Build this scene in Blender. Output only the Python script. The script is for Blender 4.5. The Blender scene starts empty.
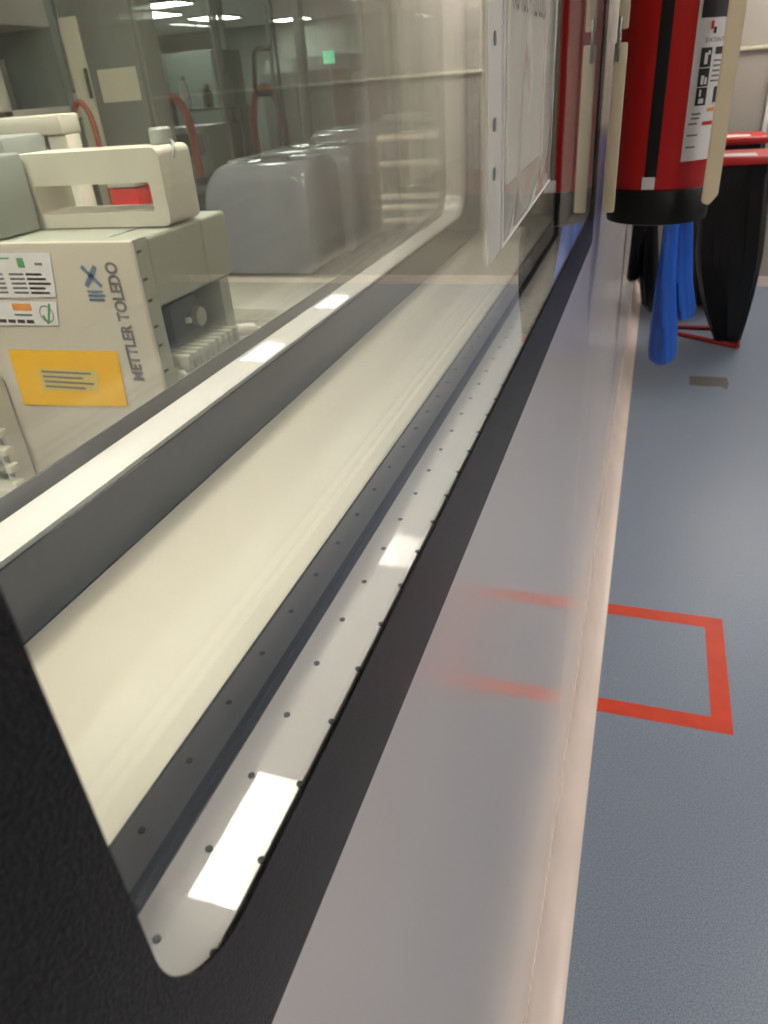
import bpy, bmesh, math, random
from mathutils import Vector, Matrix
random.seed(7)
sc = bpy.context.scene
C = sc.collection

# ------------------------------------------------------------------ camera
CAM_H = 1.59
cam_d = bpy.data.cameras.new('camera')
cam = bpy.data.objects.new('camera', cam_d)
C.objects.link(cam)
cam_d.sensor_fit = 'VERTICAL'
cam_d.sensor_height = 36.0
cam_d.lens = 36.0 * 728.0 / 1024.0
cam_d.clip_start = 0.005
cam_d.dof.use_dof = True
cam_d.dof.focus_distance = 0.34
cam_d.dof.aperture_fstop = 26.0
cam_d.clip_end = 60
rx = Vector((0.94699268, 0.31359829, -0.06972071))
up = Vector((-0.10259087, 0.50087077, 0.8594205))
bk = rx.cross(up)
M = Matrix((rx, up, bk)).transposed().to_4x4()
M.translation = Vector((0.0, 0.0, CAM_H))
cam.matrix_world = M
sc.camera = cam

# ------------------------------------------------------------------ world, exposure
world = bpy.data.worlds.new('world')
sc.world = world
world.use_nodes = True
world.node_tree.nodes['Background'].inputs[0].default_value = (0.8, 0.85, 0.9, 1)
world.node_tree.nodes['Background'].inputs[1].default_value = 0.0
sc.view_settings.view_transform = 'Standard'
sc.view_settings.look = 'None'
sc.view_settings.gamma = 1.0
sc.view_settings.use_curve_mapping = False
sc.view_settings.exposure = 0.0
sc.cycles.transparent_max_bounces = 48
sc.cycles.max_bounces = 12
LAB_LAMP = 58.0          # emission of the laboratory's ceiling panels
LAB_TUBE = 40.0         # emission of the tubes deeper in the laboratory
HALL_LAMP = 33.0         # emission of the corridor's ceiling panels

# ------------------------------------------------------------------ materials
def s2l(c):
    return tuple(((v / 255.0) / 12.92 if v / 255.0 <= 0.04045 else ((v / 255.0 + 0.055) / 1.055) ** 2.4) for v in c)

def nodes_of(name):
    m = bpy.data.materials.new(name)
    m.use_nodes = True
    nt = m.node_tree
    return m, nt, nt.nodes['Principled BSDF']

def pmat(name, rgb, rough=0.5, metal=0.0, spec=0.5, var=0.04, vscale=6.0, bump=0.0, bscale=80.0, coat=0.0):
    """Principled material with a faint procedural colour variation and optional bump."""
    m, nt, p = nodes_of(name)
    col = s2l(rgb)
    tc = nt.nodes.new('ShaderNodeTexCoord')
    nz = nt.nodes.new('ShaderNodeTexNoise')
    nz.inputs['Scale'].default_value = vscale
    nz.inputs['Detail'].default_value = 4
    nt.links.new(tc.outputs['Object'], nz.inputs['Vector'])
    cr = nt.nodes.new('ShaderNodeValToRGB')
    cr.color_ramp.elements[0].position = 0.3
    cr.color_ramp.elements[1].position = 0.7
    cr.color_ramp.elements[0].color = (*[max(0, v * (1 - var)) for v in col], 1)
    cr.color_ramp.elements[1].color = (*[min(1, v * (1 + var)) for v in col], 1)
    nt.links.new(nz.outputs['Fac'], cr.inputs['Fac'])
    nt.links.new(cr.outputs['Color'], p.inputs['Base Color'])
    p.inputs['Roughness'].default_value = rough
    p.inputs['Metallic'].default_value = metal
    p.inputs['Specular IOR Level'].default_value = spec
    p.inputs['Coat Weight'].default_value = coat
    p.inputs['Coat Roughness'].default_value = 0.05
    if bump > 0:
        n2 = nt.nodes.new('ShaderNodeTexNoise')
        n2.inputs['Scale'].default_value = bscale
        n2.inputs['Detail'].default_value = 3
        nt.links.new(tc.outputs['Object'], n2.inputs['Vector'])
        b = nt.nodes.new('ShaderNodeBump')
        b.inputs['Strength'].default_value = bump
        b.inputs['Distance'].default_value = 0.001
        nt.links.new(n2.outputs['Fac'], b.inputs['Height'])
        nt.links.new(b.outputs['Normal'], p.inputs['Normal'])
    return m

def glass_mat(name, tint, ior=1.45, rough=0.0, haze=0.0, gain=1.0):
    """Clear pane: Fresnel mix of a tinted see-through and a mirror reflection."""
    m = bpy.data.materials.new(name)
    m.use_nodes = True
    nt = m.node_tree
    nt.nodes.clear()
    out = nt.nodes.new('ShaderNodeOutputMaterial')
    tr = nt.nodes.new('ShaderNodeBsdfTransparent')
    tr.inputs['Color'].default_value = (*tint, 1)
    gl = nt.nodes.new('ShaderNodeBsdfGlossy')
    gl.inputs['Roughness'].default_value = rough
    gl.inputs['Color'].default_value = (gain, gain, gain, 1)
    # Schlick reflectance from the facing angle: the same on both faces of a sheet
    lw = nt.nodes.new('ShaderNodeLayerWeight')
    lw.inputs['Blend'].default_value = 0.5
    pw = nt.nodes.new('ShaderNodeMath'); pw.operation = 'POWER'
    pw.inputs[1].default_value = 5.0
    nt.links.new(lw.outputs['Facing'], pw.inputs[0])
    ma = nt.nodes.new('ShaderNodeMath'); ma.operation = 'MULTIPLY_ADD'
    r0 = ((ior - 1) / (ior + 1)) ** 2
    ma.inputs[1].default_value = 1 - r0
    ma.inputs[2].default_value = r0
    nt.links.new(pw.outputs[0], ma.inputs[0])
    mix = nt.nodes.new('ShaderNodeMixShader')
    nt.links.new(ma.outputs[0], mix.inputs[0])
    nt.links.new(tr.outputs[0], mix.inputs[1])
    nt.links.new(gl.outputs[0], mix.inputs[2])
    last = mix
    if haze > 0:
        df = nt.nodes.new('ShaderNodeBsdfDiffuse')
        df.inputs['Color'].default_value = (0.85, 0.85, 0.82, 1)
        m2 = nt.nodes.new('ShaderNodeMixShader')
        m2.inputs[0].default_value = haze
        nt.links.new(mix.outputs[0], m2.inputs[1])
        nt.links.new(df.outputs[0], m2.inputs[2])
        last = m2
    nt.links.new(last.outputs[0], out.inputs['Surface'])
    return m

def emit_mat(name, rgb, strength):
    m, nt, p = nodes_of(name)
    p.inputs['Base Color'].default_value = (0.9, 0.9, 0.9, 1)
    p.inputs['Emission Color'].default_value = (*rgb, 1)
    p.inputs['Emission Strength'].default_value = strength
    return m

def floor_mat():
    m, nt, p = nodes_of('blue_speckled_vinyl')
    tc = nt.nodes.new('ShaderNodeTexCoord')
    def noise(scale, det, lo, hi, a, b):
        n = nt.nodes.new('ShaderNodeTexNoise')
        n.inputs['Scale'].default_value = scale
        n.inputs['Detail'].default_value = det
        nt.links.new(tc.outputs['Object'], n.inputs['Vector'])
        r = nt.nodes.new('ShaderNodeValToRGB')
        r.color_ramp.elements[0].position = lo
        r.color_ramp.elements[1].position = hi
        r.color_ramp.elements[0].color = (*a, 1)
        r.color_ramp.elements[1].color = (*b, 1)
        nt.links.new(n.outputs['Fac'], r.inputs['Fac'])
        return n, r
    n1, base = noise(320, 2, 0.36, 0.64, s2l((101, 113, 131)), s2l((144, 156, 173)))
    n2, wear = noise(2.2, 5, 0.5, 0.75, (0, 0, 0), (0.35, 0.35, 0.35))
    mix = nt.nodes.new('ShaderNodeMixRGB')
    nt.links.new(wear.outputs[0], mix.inputs[0])
    nt.links.new(base.outputs[0], mix.inputs[1])
    mix.inputs[2].default_value = (*s2l((132, 140, 148)), 1)
    n3, spot = noise(9.0, 3, 0.70, 0.76, (0, 0, 0), (0.35, 0.35, 0.35))
    mix2 = nt.nodes.new('ShaderNodeMixRGB')
    nt.links.new(spot.outputs[0], mix2.inputs[0])
    nt.links.new(mix.outputs[0], mix2.inputs[1])
    mix2.inputs[2].default_value = (*s2l((172, 172, 172)), 1)
    nt.links.new(mix2.outputs[0], p.inputs['Base Color'])
    p.inputs['Roughness'].default_value = 0.40
    b = nt.nodes.new('ShaderNodeBump')
    b.inputs['Strength'].default_value = 0.12
    b.inputs['Distance'].default_value = 0.001
    nt.links.new(n1.outputs['Fac'], b.inputs['Height'])
    nt.links.new(b.outputs['Normal'], p.inputs['Normal'])
    return m

MT = {}
MT['floor'] = floor_mat()
MT['lab_floor'] = pmat('lab_floor', (120, 126, 128), 0.4)
MT['panel'] = pmat('grey_wall_panel', (208, 200, 197), 0.15, var=0.015, vscale=3, spec=0.6)
MT['joint'] = pmat('panel_joint_sealant', (214, 208, 200), 0.4)
MT['cove'] = pmat('cream_cove', (228, 213, 203), 0.32, var=0.05, vscale=5)
MT['white_wall'] = pmat('beige_wall', (160, 155, 145), 0.5, var=0.02)
MT['lab_wall'] = pmat('lab_wall', (122, 130, 122), 0.5)
MT['ceiling'] = pmat('ceiling_tile', (222, 220, 212), 0.8)
MT['black_frame'] = pmat('black_orange_peel', (8, 8, 10), 0.2, spec=0.32, bump=0.8, bscale=1300.0)
MT['black_glossy'] = pmat('black_enamel', (12, 13, 15), 0.03, spec=0.75, var=0.0)
MT['seal'] = pmat('black_seal', (14, 15, 18), 0.6, var=0.0, spec=0.2)
MT['spacer'] = pmat('white_spacer', (236, 231, 226), 0.02, var=0.01, spec=0.5)
MT['cream'] = pmat('cream_sill', (238, 230, 212), 0.35, var=0.02, vscale=4)
MT['hole'] = pmat('punched_hole', (60, 58, 58), 0.6)
MT['glass'] = glass_mat('clear_pane', (0.984, 0.986, 0.977))
MT['plastic'] = glass_mat('plastic_film', (0.90, 0.90, 0.89), rough=0.1, haze=0.22)
MT['margin'] = glass_mat('plastic_margin', (0.9, 0.9, 0.88), rough=0.15, haze=0.42)
MT['paper'] = pmat('paper', (226, 220, 208), 0.7, var=0.03, vscale=20)
MT['ink'] = pmat('black_ink', (28, 26, 26), 0.6)
MT['ink_grey'] = pmat('grey_ink', (110, 108, 108), 0.6)
MT['red_ink'] = pmat('red_ink', (190, 30, 30), 0.5)
MT['green_ink'] = pmat('green_ink', (70, 150, 90), 0.5)
MT['orange_ink'] = pmat('orange_ink', (226, 150, 70), 0.5)
MT['blue_ink'] = pmat('blue_ink', (92, 120, 150), 0.5)
MT['red_paint'] = pmat('red_enamel', (186, 6, 3), 0.36, var=0.03, coat=0.0)
MT['red_plastic'] = pmat('red_plastic', (186, 30, 30), 0.4)
MT['red_tube'] = pmat('red_tube', (150, 24, 22), 0.4)
MT['red_tape'] = pmat('red_floor_tape', (208, 60, 22), 0.45, var=0.1, vscale=14)
MT['rubber'] = pmat('black_rubber', (13, 13, 13), 0.5, spec=0.3)
MT['ivory'] = pmat('ivory_paint', (226, 210, 178), 0.45, var=0.05, vscale=12)
MT['label_white'] = pmat('label_white', (222, 220, 220), 0.4, var=0.01)
MT['steel'] = pmat('steel', (150, 150, 148), 0.3, metal=1.0)
MT['bag_black'] = pmat('black_bag_film', (8, 8, 10), 0.3, spec=0.3, bump=1.0, bscale=18)
MT['apron_black'] = pmat('black_plastic_sheet', (7, 7, 9), 0.4, spec=0.3)
MT['apron_blue'] = pmat('blue_plastic_sheet', (18, 74, 164), 0.35, var=0.12, vscale=9)
MT['dev_body'] = pmat('instrument_beige', (190, 182, 167), 0.42, var=0.02)
MT['dev_side'] = pmat('instrument_grey_green', (152, 155, 141), 0.42, var=0.02)
MT['dev_white'] = pmat('instrument_white', (200, 196, 180), 0.4, var=0.02)
MT['dev_dark'] = pmat('instrument_recess', (92, 100, 104), 0.35, var=0.08)
MT['dev_grey'] = pmat('instrument_grey', (140, 146, 140), 0.4)
MT['slot'] = pmat('slot_dark', (24, 24, 24), 0.6)
MT['yellow'] = pmat('yellow_label', (242, 186, 8), 0.25, var=0.04)
MT['clear_tape'] = pmat('tape_window', (214, 190, 110), 0.12)
MT['mach'] = pmat('machine_grey', (140, 142, 147), 0.09, var=0.02)
MT['bench'] = pmat('bench_top', (142, 138, 128), 0.3, var=0.03)
MT['cab_grey'] = pmat('cabinet_grey', (108, 112, 107), 0.45)
MT['cab_cream'] = pmat('cabinet_cream', (206, 202, 176), 0.45)
MT['cab_green'] = pmat('cabinet_green_grey', (104, 116, 110), 0.45)
MT['dark_eq'] = pmat('dark_equipment', (58, 64, 64), 0.4)
MT['mid_eq'] = pmat('mid_equipment', (120, 126, 122), 0.35)
MT['alu'] = pmat('aluminium', (176, 178, 174), 0.3, metal=0.8)
MT['hose'] = pmat('red_hose', (168, 70, 52), 0.45)
MT['green_emit'] = emit_mat('green_sign_light', (0.15, 0.9, 0.5), 1.6)
MT['lab_tube'] = emit_mat('lab_tube_diffuser', (0.92, 1.0, 0.94), LAB_TUBE)
MT['lab_lamp'] = emit_mat('lab_lamp_diffuser', (1.0, 0.955, 0.88), LAB_LAMP)
MT['hall_lamp'] = emit_mat('hall_lamp_diffuser', (1.0, 0.93, 0.86), HALL_LAMP)
MT['lamp_frame'] = pmat('lamp_frame', (214, 214, 210), 0.4)
MT['stain'] = pmat('brown_stain', (92, 88, 80), 0.5, var=0.15, vscale=40)

# ------------------------------------------------------------------ mesh helpers
def link(name, me, mat, parent=None):
    o = bpy.data.objects.new(name, me)
    C.objects.link(o)
    if mat is not None:
        me.materials.append(mat)
    if parent is not None:
        o.parent = parent
        o.matrix_parent_inverse = Matrix.Identity(4)
        pl = Vector(parent.location)
        if parent.parent is not None:
            pl = pl + Vector(parent.parent.location)
        # meshes are authored in world metres; shift into the parent's frame
        me.transform(Matrix.Translation(-pl))
    return o

def obj(name, bm, mat, parent=None, smooth=False):
    bmesh.ops.recalc_face_normals(bm, faces=bm.faces)
    me = bpy.data.meshes.new(name)
    bm.to_mesh(me)
    bm.free()
    if smooth:
        for p in me.polygons:
            p.use_smooth = True
        try:
            me.set_sharp_from_angle(angle=math.radians(38))
        except Exception:
            pass
    return link(name, me, mat, parent)

def box(bm, lo, hi, bevel=0.0, seg=2):
    g = bmesh.ops.create_cube(bm, size=1.0)
    vs = g['verts']
    lo = Vector(lo); hi = Vector(hi)
    for v in vs:
        v.co = Vector(((lo[i] + hi[i]) / 2 + v.co[i] * (hi[i] - lo[i]) for i in range(3)))
    if bevel > 0:
        es = list({e for v in vs for e in v.link_edges})
        bmesh.ops.bevel(bm, geom=es, offset=bevel, segments=seg, affect='EDGES', profile=0.5, clamp_overlap=True)

def B(name, lo, hi, mat, parent=None, bevel=0.0, seg=2):
    bm = bmesh.new()
    box(bm, lo, hi, bevel, seg)
    return obj(name, bm, MT[mat], parent, smooth=bevel > 0)

def tube(bm, pts, r, n=10, cap=True):
    """Sweep a circle (or ellipse radii list) along points."""
    pts = [Vector(p) for p in pts]
    rs = r if isinstance(r, (list, tuple)) else [r] * len(pts)
    rings = []
    prev = None
    for i, p in enumerate(pts):
        t = (pts[min(i + 1, len(pts) - 1)] - pts[max(i - 1, 0)]).normalized()
        if prev is None:
            a = Vector((0, 0, 1)) if abs(t.z) < 0.9 else Vector((1, 0, 0))
            u = t.cross(a).normalized()
        else:
            u = (prev - t * prev.dot(t)).normalized()
        prev = u
        v = t.cross(u)
        rings.append([bm.verts.new(p + (u * math.cos(2 * math.pi * k / n) + v * math.sin(2 * math.pi * k / n)) * rs[i]) for k in range(n)])
    for a, b in zip(rings, rings[1:]):
        for k in range(n):
            bm.faces.new((a[k], a[(k + 1) % n], b[(k + 1) % n], b[k]))
    if cap:
        bm.faces.new(rings[0][::-1])
        bm.faces.new(rings[-1])

def T(name, pts, r, mat, parent=None, n=10):
    bm = bmesh.new()
    tube(bm, pts, r, n)
    return obj(name, bm, MT[mat], parent, smooth=True)

def lathe(bm, prof, centre, n=40):
    cx, cy = centre
    rings = []
    for r, z in prof:
        rings.append([bm.verts.new((cx + r * math.cos(2 * math.pi * k / n), cy + r * math.sin(2 * math.pi * k / n), z)) for k in range(n)])
    for a, b in zip(rings, rings[1:]):
        for k in range(n):
            bm.faces.new((a[k], a[(k + 1) % n], b[(k + 1) % n], b[k]))
    bm.faces.new(rings[0][::-1])
    bm.faces.new(rings[-1])

def rrect(y0, y1, z0, z1, r, n=14):
    """Rounded rectangle outline in the YZ plane."""
    out = []
    for cy, cz, a0 in ((y1 - r, z1 - r, 0), (y0 + r, z1 - r, 90), (y0 + r, z0 + r, 180), (y1 - r, z0 + r, 270)):
        for k in range(n + 1):
            a = math.radians(a0 + 90.0 * k / n)
            out.append((cy + r * math.cos(a), cz + r * math.sin(a)))
    return out

def ring(name, outer, inner, x0, x1, mat, parent, ro=0.003, ri=0.02):
    """Window ring: rounded outer and inner outlines, extruded between x0 and x1."""
    bm = bmesh.new()
    po = rrect(*outer, ro)
    pi_ = rrect(*inner, ri)
    n = len(po)
    lay = []
    for x in (x0, x1):
        lay.append(([bm.verts.new((x, y, z)) for y, z in po], [bm.verts.new((x, y, z)) for y, z in pi_]))
    for k in range(n):
        j = (k + 1) % n
        (ao, ai), (bo, bi) = lay
        bm.faces.new((ao[k], ao[j], ai[j], ai[k]))
        bm.faces.new((bo[k], bi[k], bi[j], bo[j]))
        bm.faces.new((ao[k], bo[k], bo[j], ao[j]))
        bm.faces.new((ai[k], ai[j], bi[j], bi[k]))
    return obj(name, bm, MT[mat], parent, smooth=False)

def text_mesh(body, size, bold=0.0):
    cu = bpy.data.curves.new('lettering', 'FONT')
    cu.body = body
    cu.size = size
    cu.offset = bold
    cu.resolution_u = 3
    o = bpy.data.objects.new('lettering', cu)
    C.objects.link(o)
    dg = bpy.context.evaluated_depsgraph_get()
    me = bpy.data.meshes.new_from_object(o.evaluated_get(dg))
    bpy.data.objects.remove(o)
    bpy.data.curves.remove(cu)
    me.materials.clear()
    return me

def place_text(name, body, size, origin, xdir, ydir, mat, parent, bold=0.0, width=None):
    """Flat lettering: text x along xdir, text y along ydir, from origin."""
    me = text_mesh(body, size, bold)
    xs = [v.co.x for v in me.vertices]
    k = 1.0 if width is None else width / max(1e-6, (max(xs) - min(xs)))
    xd = Vector(xdir); yd = Vector(ydir); og = Vector(origin)
    x0 = min(xs)
    for v in me.vertices:
        v.co = og + xd * ((v.co.x - x0) * k) + yd * v.co.y
    return link(name, me, MT[mat], parent)

def struct(o):
    o['kind'] = 'structure'
    return o

def tag(o, label, cat, group=None):
    o['label'] = label
    o['category'] = cat
    if group:
        o['group'] = group
    return o

def thing(name, label, cat, loc=(0, 0, 0), group=None):
    o = bpy.data.objects.new(name, None)
    o.empty_display_size = 0.05
    C.objects.link(o)
    o.location = loc
    return tag(o, label, cat, group)

# ================================================================== THE SETTING
WX = -0.065          # corridor face of the partition
WB = -0.193          # laboratory face of the partition
CEIL = 2.7
WIN = (0.0, 0.975, 1.4025, 2.30)

struct(B('floor', (WX, -2.5, -0.05), (4.2, 6.5, 0.0), 'floor'))
struct(B('floor', (-11.0, -2.5, -0.05), (WX, 15.0, 0.0), 'lab_floor'))
struct(B('ceiling', (-11.0, -2.5, CEIL), (4.2, 15.0, CEIL + 0.08), 'ceiling'))
struct(B('wall_back', (-11.0, -2.6, 0), (4.2, -2.5, CEIL), 'white_wall'))
struct(B('wall_right', (4.2, -2.6, 0), (4.3, 6.6, CEIL), 'white_wall'))
struct(B('wall_far_left', (-11.1, -2.6, 0), (-11.0, 15.0, CEIL), 'lab_wall'))
struct(B('wall_lab_far', (-11.1, 15.0, 0), (0.0, 15.1, CEIL), 'lab_wall'))

# partition wall: panels of grey laminate around the window opening, with joints
wall = bpy.data.objects.new('wall_left', None)
C.objects.link(wall)
struct(wall)
JY = 1.03
def panel(y0, y1, z0, z1):
    return B('panel', (WB, y0, z0), (WX, y1, z1), 'panel', wall)
panel(-2.5, -0.0005, 0, CEIL)
panel(0.0, 0.975, 0, WIN[2] - 0.0005)
panel(0.0, 0.975, WIN[3] + 0.0005, CEIL)
panel(0.9755, JY - 0.0015, 0, CEIL)
panel(JY + 0.0015, 3.6, 0, CEIL)
panel(3.603, 6.5, 0, CEIL)
panel(6.5, 15.0, 0, CEIL)
B('joint_strip', (WX - 0.006, JY - 0.0015, 0.1), (WX - 0.0004, JY + 0.0015, CEIL), 'joint', wall)
B('joint_strip', (WX - 0.006, 3.6, 0.1), (WX - 0.0004, 3.603, CEIL), 'joint', wall)

# coved skirting along the partition: a quarter-round concave sweep from floor to wall
def cove(name, y0, y1):
    bm = bmesh.new()
    R = 0.065
    prof = [(WX, 0.0), (WX + R, 0.0), (WX + R, 0.0012)]
    for k in range(1, 13):
        a = math.radians(90.0 * k / 12)
        prof.append((WX + R - (R - 0.003) * math.sin(a), 0.0012 + (0.098) * (1 - math.cos(a))))
    prof += [(WX + 0.003, 0.112), (WX, 0.112)]
    ys = [y0, y1]
    rows = [[bm.verts.new((x, y, z)) for x, z in prof] for y in ys]
    n = len(prof)
    for k in range(n):
        j = (k + 1) % n
        bm.faces.new((rows[0][k], rows[0][j], rows[1][j], rows[1][k]))
    bm.faces.new(rows[0]); bm.faces.new(rows[1][::-1])
    return struct(obj(name, bm, MT['cove'], smooth=True))
cove('baseboard_left', -2.5, 6.5)

# far end of the corridor: wall with a shelf rail line and skirting
we = struct(B('wall_end', (WX, 6.5, 0), (4.3, 6.6, CEIL), 'white_wall'))
struct(B('baseboard_end', (0.0, 6.485, 0.0), (4.2, 6.5, 0.07), 'cove'))
struct(B('trim_1', (0.30, 6.48, 1.608), (4.2, 6.5, 1.632), 'cab_cream', bevel=0.004))
struct(B('trim_2', (0.70, 6.47, 0.07), (0.73, 6.5, 1.605), 'lamp_frame', bevel=0.004))

# ------------------------------------------------------------------ the window
win = bpy.data.objects.new('window_1', None)
C.objects.link(win)
struct(win)
ZS = 1.445           # top of the first spacer
ZC = 1.4513          # top of the cavity sill
ZT = 2.25
ring('outer_frame', (WIN[0], WIN[1], WIN[2], WIN[3]), (0.048, 0.93, ZS, ZT), -0.0653, -0.0645, 'black_frame', win, ri=0.024)
B('glass_pane', (-0.0661, 0.002, 1.41), (-0.0655, 0.972, 2.295), 'glass', win)
# white spacer between the first two panes, with punched holes; second row imitates their reflection
ring('spacer', (0.003, 0.972, 1.41, 2.29), (0.022, 0.93, ZS, ZT), -0.0857, -0.0663, 'spacer', win, ri=0.002)
bm = bmesh.new()
y = 0.0608
while y < 0.92:
    bmesh.ops.create_cone(bm, cap_ends=True, segments=10, radius1=0.0009, radius2=0.0009, depth=0.0006,
                          matrix=Matrix.Translation((-0.0791, y, ZS)))
    bmesh.ops.create_cone(bm, cap_ends=True, segments=10, radius1=0.0009, radius2=0.0009, depth=0.0006,
                          matrix=Matrix.Translation((-0.0664, y + 0.0008, ZS)))
    y += 0.02075
ho = obj('holes_and_reflection', bm, MT['hole'], win)
ho['kind'] = 'stuff'
# second pane and its dark enamel edge
B('glass_pane', (-0.0915, 0.01, 1.43), (-0.089, 0.785, 2.28), 'glass', win)
ring('edge_band', (0.004, 0.792, 1.43, 2.285), (0.03, 0.772, 1.4637, ZT), -0.0889, -0.088, 'black_glossy', win, ri=0.004)
ring('edge_seal', (0.004, 0.796, 1.43, 2.285), (0.035, 0.787, ZS + 0.0006, ZT), -0.0879, -0.0858, 'seal', win, ri=0.003)
B('closing_panel', (-0.0915, 0.797, 1.43), (-0.087, 0.971, 2.285), 'spacer', win)
# lining of the cavity between the two glazing units: sill, jambs, head
rl = ring('cavity_lining', (0.004, 0.80, 1.41, 2.285), (0.012, 0.79, ZC, 2.27), -0.166, -0.0918, 'cream', win, ri=0.002)
# third pane with dark rounded border, white spacer, fourth pane
ring('edge_band', (0.005, 0.80, 1.42, 2.285), (0.02, 0.739, 1.4769, ZT), -0.1675, -0.1665, 'black_glossy', win, ri=0.028)
B('glass_pane', (-0.170, 0.006, 1.43), (-0.1678, 0.79, 2.28), 'glass', win)
ring('spacer', (0.005, 0.80, 1.42, 2.285), (0.02, 0.739, 1.4769, ZT), -0.188, -0.1703, 'spacer', win, ri=0.028)
ring('edge_band', (0.005, 0.80, 1.42, 2.285), (0.02, 0.737, 1.4812, ZT), -0.1932, -0.1922, 'seal', win, ri=0.028)
B('glass_pane', (-0.192, 0.006, 1.43), (-0.1885, 0.79, 2.28), 'glass', win)

# ================================================================== CEILING LAMPS
def lamp(x0, x1, y0, y1, mat, label, group=None):
    t = thing('ceiling_light', label, 'ceiling light', ((x0 + x1) / 2, (y0 + y1) / 2, CEIL - 0.03), group)
    B('diffuser', (x0, y0, CEIL - 0.026), (x1, y1, CEIL - 0.018), mat, t)
    bm = bmesh.new()
    f = 0.02
    box(bm, (x0 - f, y0 - f, CEIL - 0.03), (x0, y1 + f, CEIL - 0.001))
    box(bm, (x1, y0 - f, CEIL - 0.03), (x1 + f, y1 + f, CEIL - 0.001))
    box(bm, (x0, y0 - f, CEIL - 0.03), (x1, y0, CEIL - 0.001))
    box(bm, (x0, y1, CEIL - 0.03), (x1, y1 + f, CEIL - 0.001))
    obj('frame', bm, MT['lamp_frame'], t)
    return t
lamp(-0.745, -0.25, 0.666, 0.984, 'lab_lamp', 'ceiling panel light above the beige instrument by the window')
lamp(-0.745, -0.25, -0.50, -0.20, 'lab_lamp', 'added ceiling panel light brightening the front of the beige instrument')  # unseen lamp, added to light the instrument's front face
lamp(-0.745, -0.25, 1.857, 2.045, 'lab_lamp', 'narrow ceiling panel light over the bench by the window')
for (x, y, ln) in ((-2.1, 0.2, 1.2), (-2.1, 3.7, 0.3), (-2.1, 4.8, 0.3), (-4.6, 2.6, 1.2), (-4.4, 7.2, 1.2), (-7.2, 11.05, 0.95), (-6.32, 10.1, 0.6), (-6.95, 12.55, 0.7), (-6.4, 14.3, 0.55), (-6.84, 9.7, 0.4), (-7.8, 6.0, 1.2)):
    wd = 0.1 if y < 9 else 0.3
    lamp(x - wd, x + wd, y - ln / 2, y + ln / 2, 'lab_tube', 'long narrow ceiling light deep in the laboratory', 'laboratory ceiling lights')
for (x, y) in ((1.65, -1.6), (1.65, 2.0), (3.2, 2.0), (1.1, 6.0)):
    lamp(x - 0.3, x + 0.3, y - 0.3, y + 0.3, 'hall_lamp', 'square ceiling light panel in the corridor', 'corridor ceiling lights')

# ================================================================== CORRIDOR THINGS
# floor marking
t = thing('floor_marking', 'red tape rectangle stuck on the blue floor against the coved skirting', 'floor tape', (0.18, 1.84, 0))
B('tape_strip', (0.0, 2.045, 0.0), (0.36, 2.10, 0.0006), 'red_tape', t)
B('tape_strip', (0.0, 1.59, 0.0), (0.36, 1.645, 0.0006), 'red_tape', t)
B('tape_strip', (0.305, 1.645, 0.0), (0.36, 2.045, 0.0006), 'red_tape', t)
# stain / patch on the floor
bm = bmesh.new()
pts = [(0.308, 4.225), (0.40, 4.215), (0.475, 4.225), (0.50, 4.18), (0.515, 4.26), (0.512, 4.37), (0.42, 4.375), (0.312, 4.37)]
lo_ = [bm.verts.new((x, y, 0.0)) for x, y in pts]; hi_ = [bm.verts.new((x, y, 0.0008)) for x, y in pts]
bm.faces.new(hi_)
for k in range(len(pts)):
    bm.faces.new((lo_[k], lo_[(k + 1) % len(pts)], hi_[(k + 1) % len(pts)], hi_[k]))
tag(obj('floor_patch', bm, MT['stain']), 'small grey-brown worn patch on the blue floor before the black bag', 'floor patch')

# --- fire extinguisher
EX, EY, ER = 0.0065, 1.083, 0.0615
t = thing('fire_extinguisher', 'red fire extinguisher with black foot and white instruction label on the wall', 'fire extinguisher', (EX, EY, 1.412))
bm = bmesh.new()
prof = [(ER * 0.9, 1.446), (ER, 1.455), (ER, 1.80), (ER * 0.96, 1.825), (ER * 0.8, 1.85), (ER * 0.5, 1.868), (0.018, 1.876), (0.016, 1.90)]
lathe(bm, prof, (EX, EY), 56)
body = obj('cylinder', bm, MT['red_paint'], t, smooth=True)
bm = bmesh.new()
lathe(bm, [(ER * 0.93, 1.412), (ER * 1.0, 1.4135), (ER * 1.015, 1.418), (ER * 1.03, 1.452), (ER * 1.012, 1.4535), (ER * 0.98, 1.4535)], (EX, EY), 56)
obj('foot', bm, MT['rubber'], t, smooth=True)
def cyl_patch(name, a0, a1, z0, z1, mat, parent, lift, n=16, taper=0.0):
    """Curved sticker; angles are degrees from the -Y side towards +X."""
    bm = bmesh.new()
    rows = []
    for z, sh in ((z0, taper), (z1, 0.0)):
        for r in (ER + lift, ER + lift - 0.0002):
            rows.append([bm.verts.new((EX + r * math.sin(math.radians(a0 + sh + (a1 - a0) * k / n)), EY - r * math.cos(math.radians(a0 + sh + (a1 - a0) * k / n)), z)) for k in range(n + 1)])
    for k in range(n):
        bm.faces.new((rows[0][k], rows[0][k + 1], rows[2][k + 1], rows[2][k]))
        bm.faces.new((rows[1][k], rows[3][k], rows[3][k + 1], rows[1][k + 1]))
        bm.faces.new((rows[0][k], rows[1][k], rows[1][k + 1], rows[0][k + 1]))
        bm.faces.new((rows[2][k], rows[2][k + 1], rows[3][k + 1], rows[3][k]))
    return obj(name, bm, MT[mat], parent, smooth=True)
cyl_patch('black_stripe', -17, -4, 1.4675, 1.79, 'rubber', t, 0.0006)
cyl_patch('white_tag', -19, -5, 1.4545, 1.4685, 'label_white', t, 0.0009)
lab = cyl_patch('instruction_label', 20, 104, 1.484, 1.76, 'label_white', t, 0.0006, 24)
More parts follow.
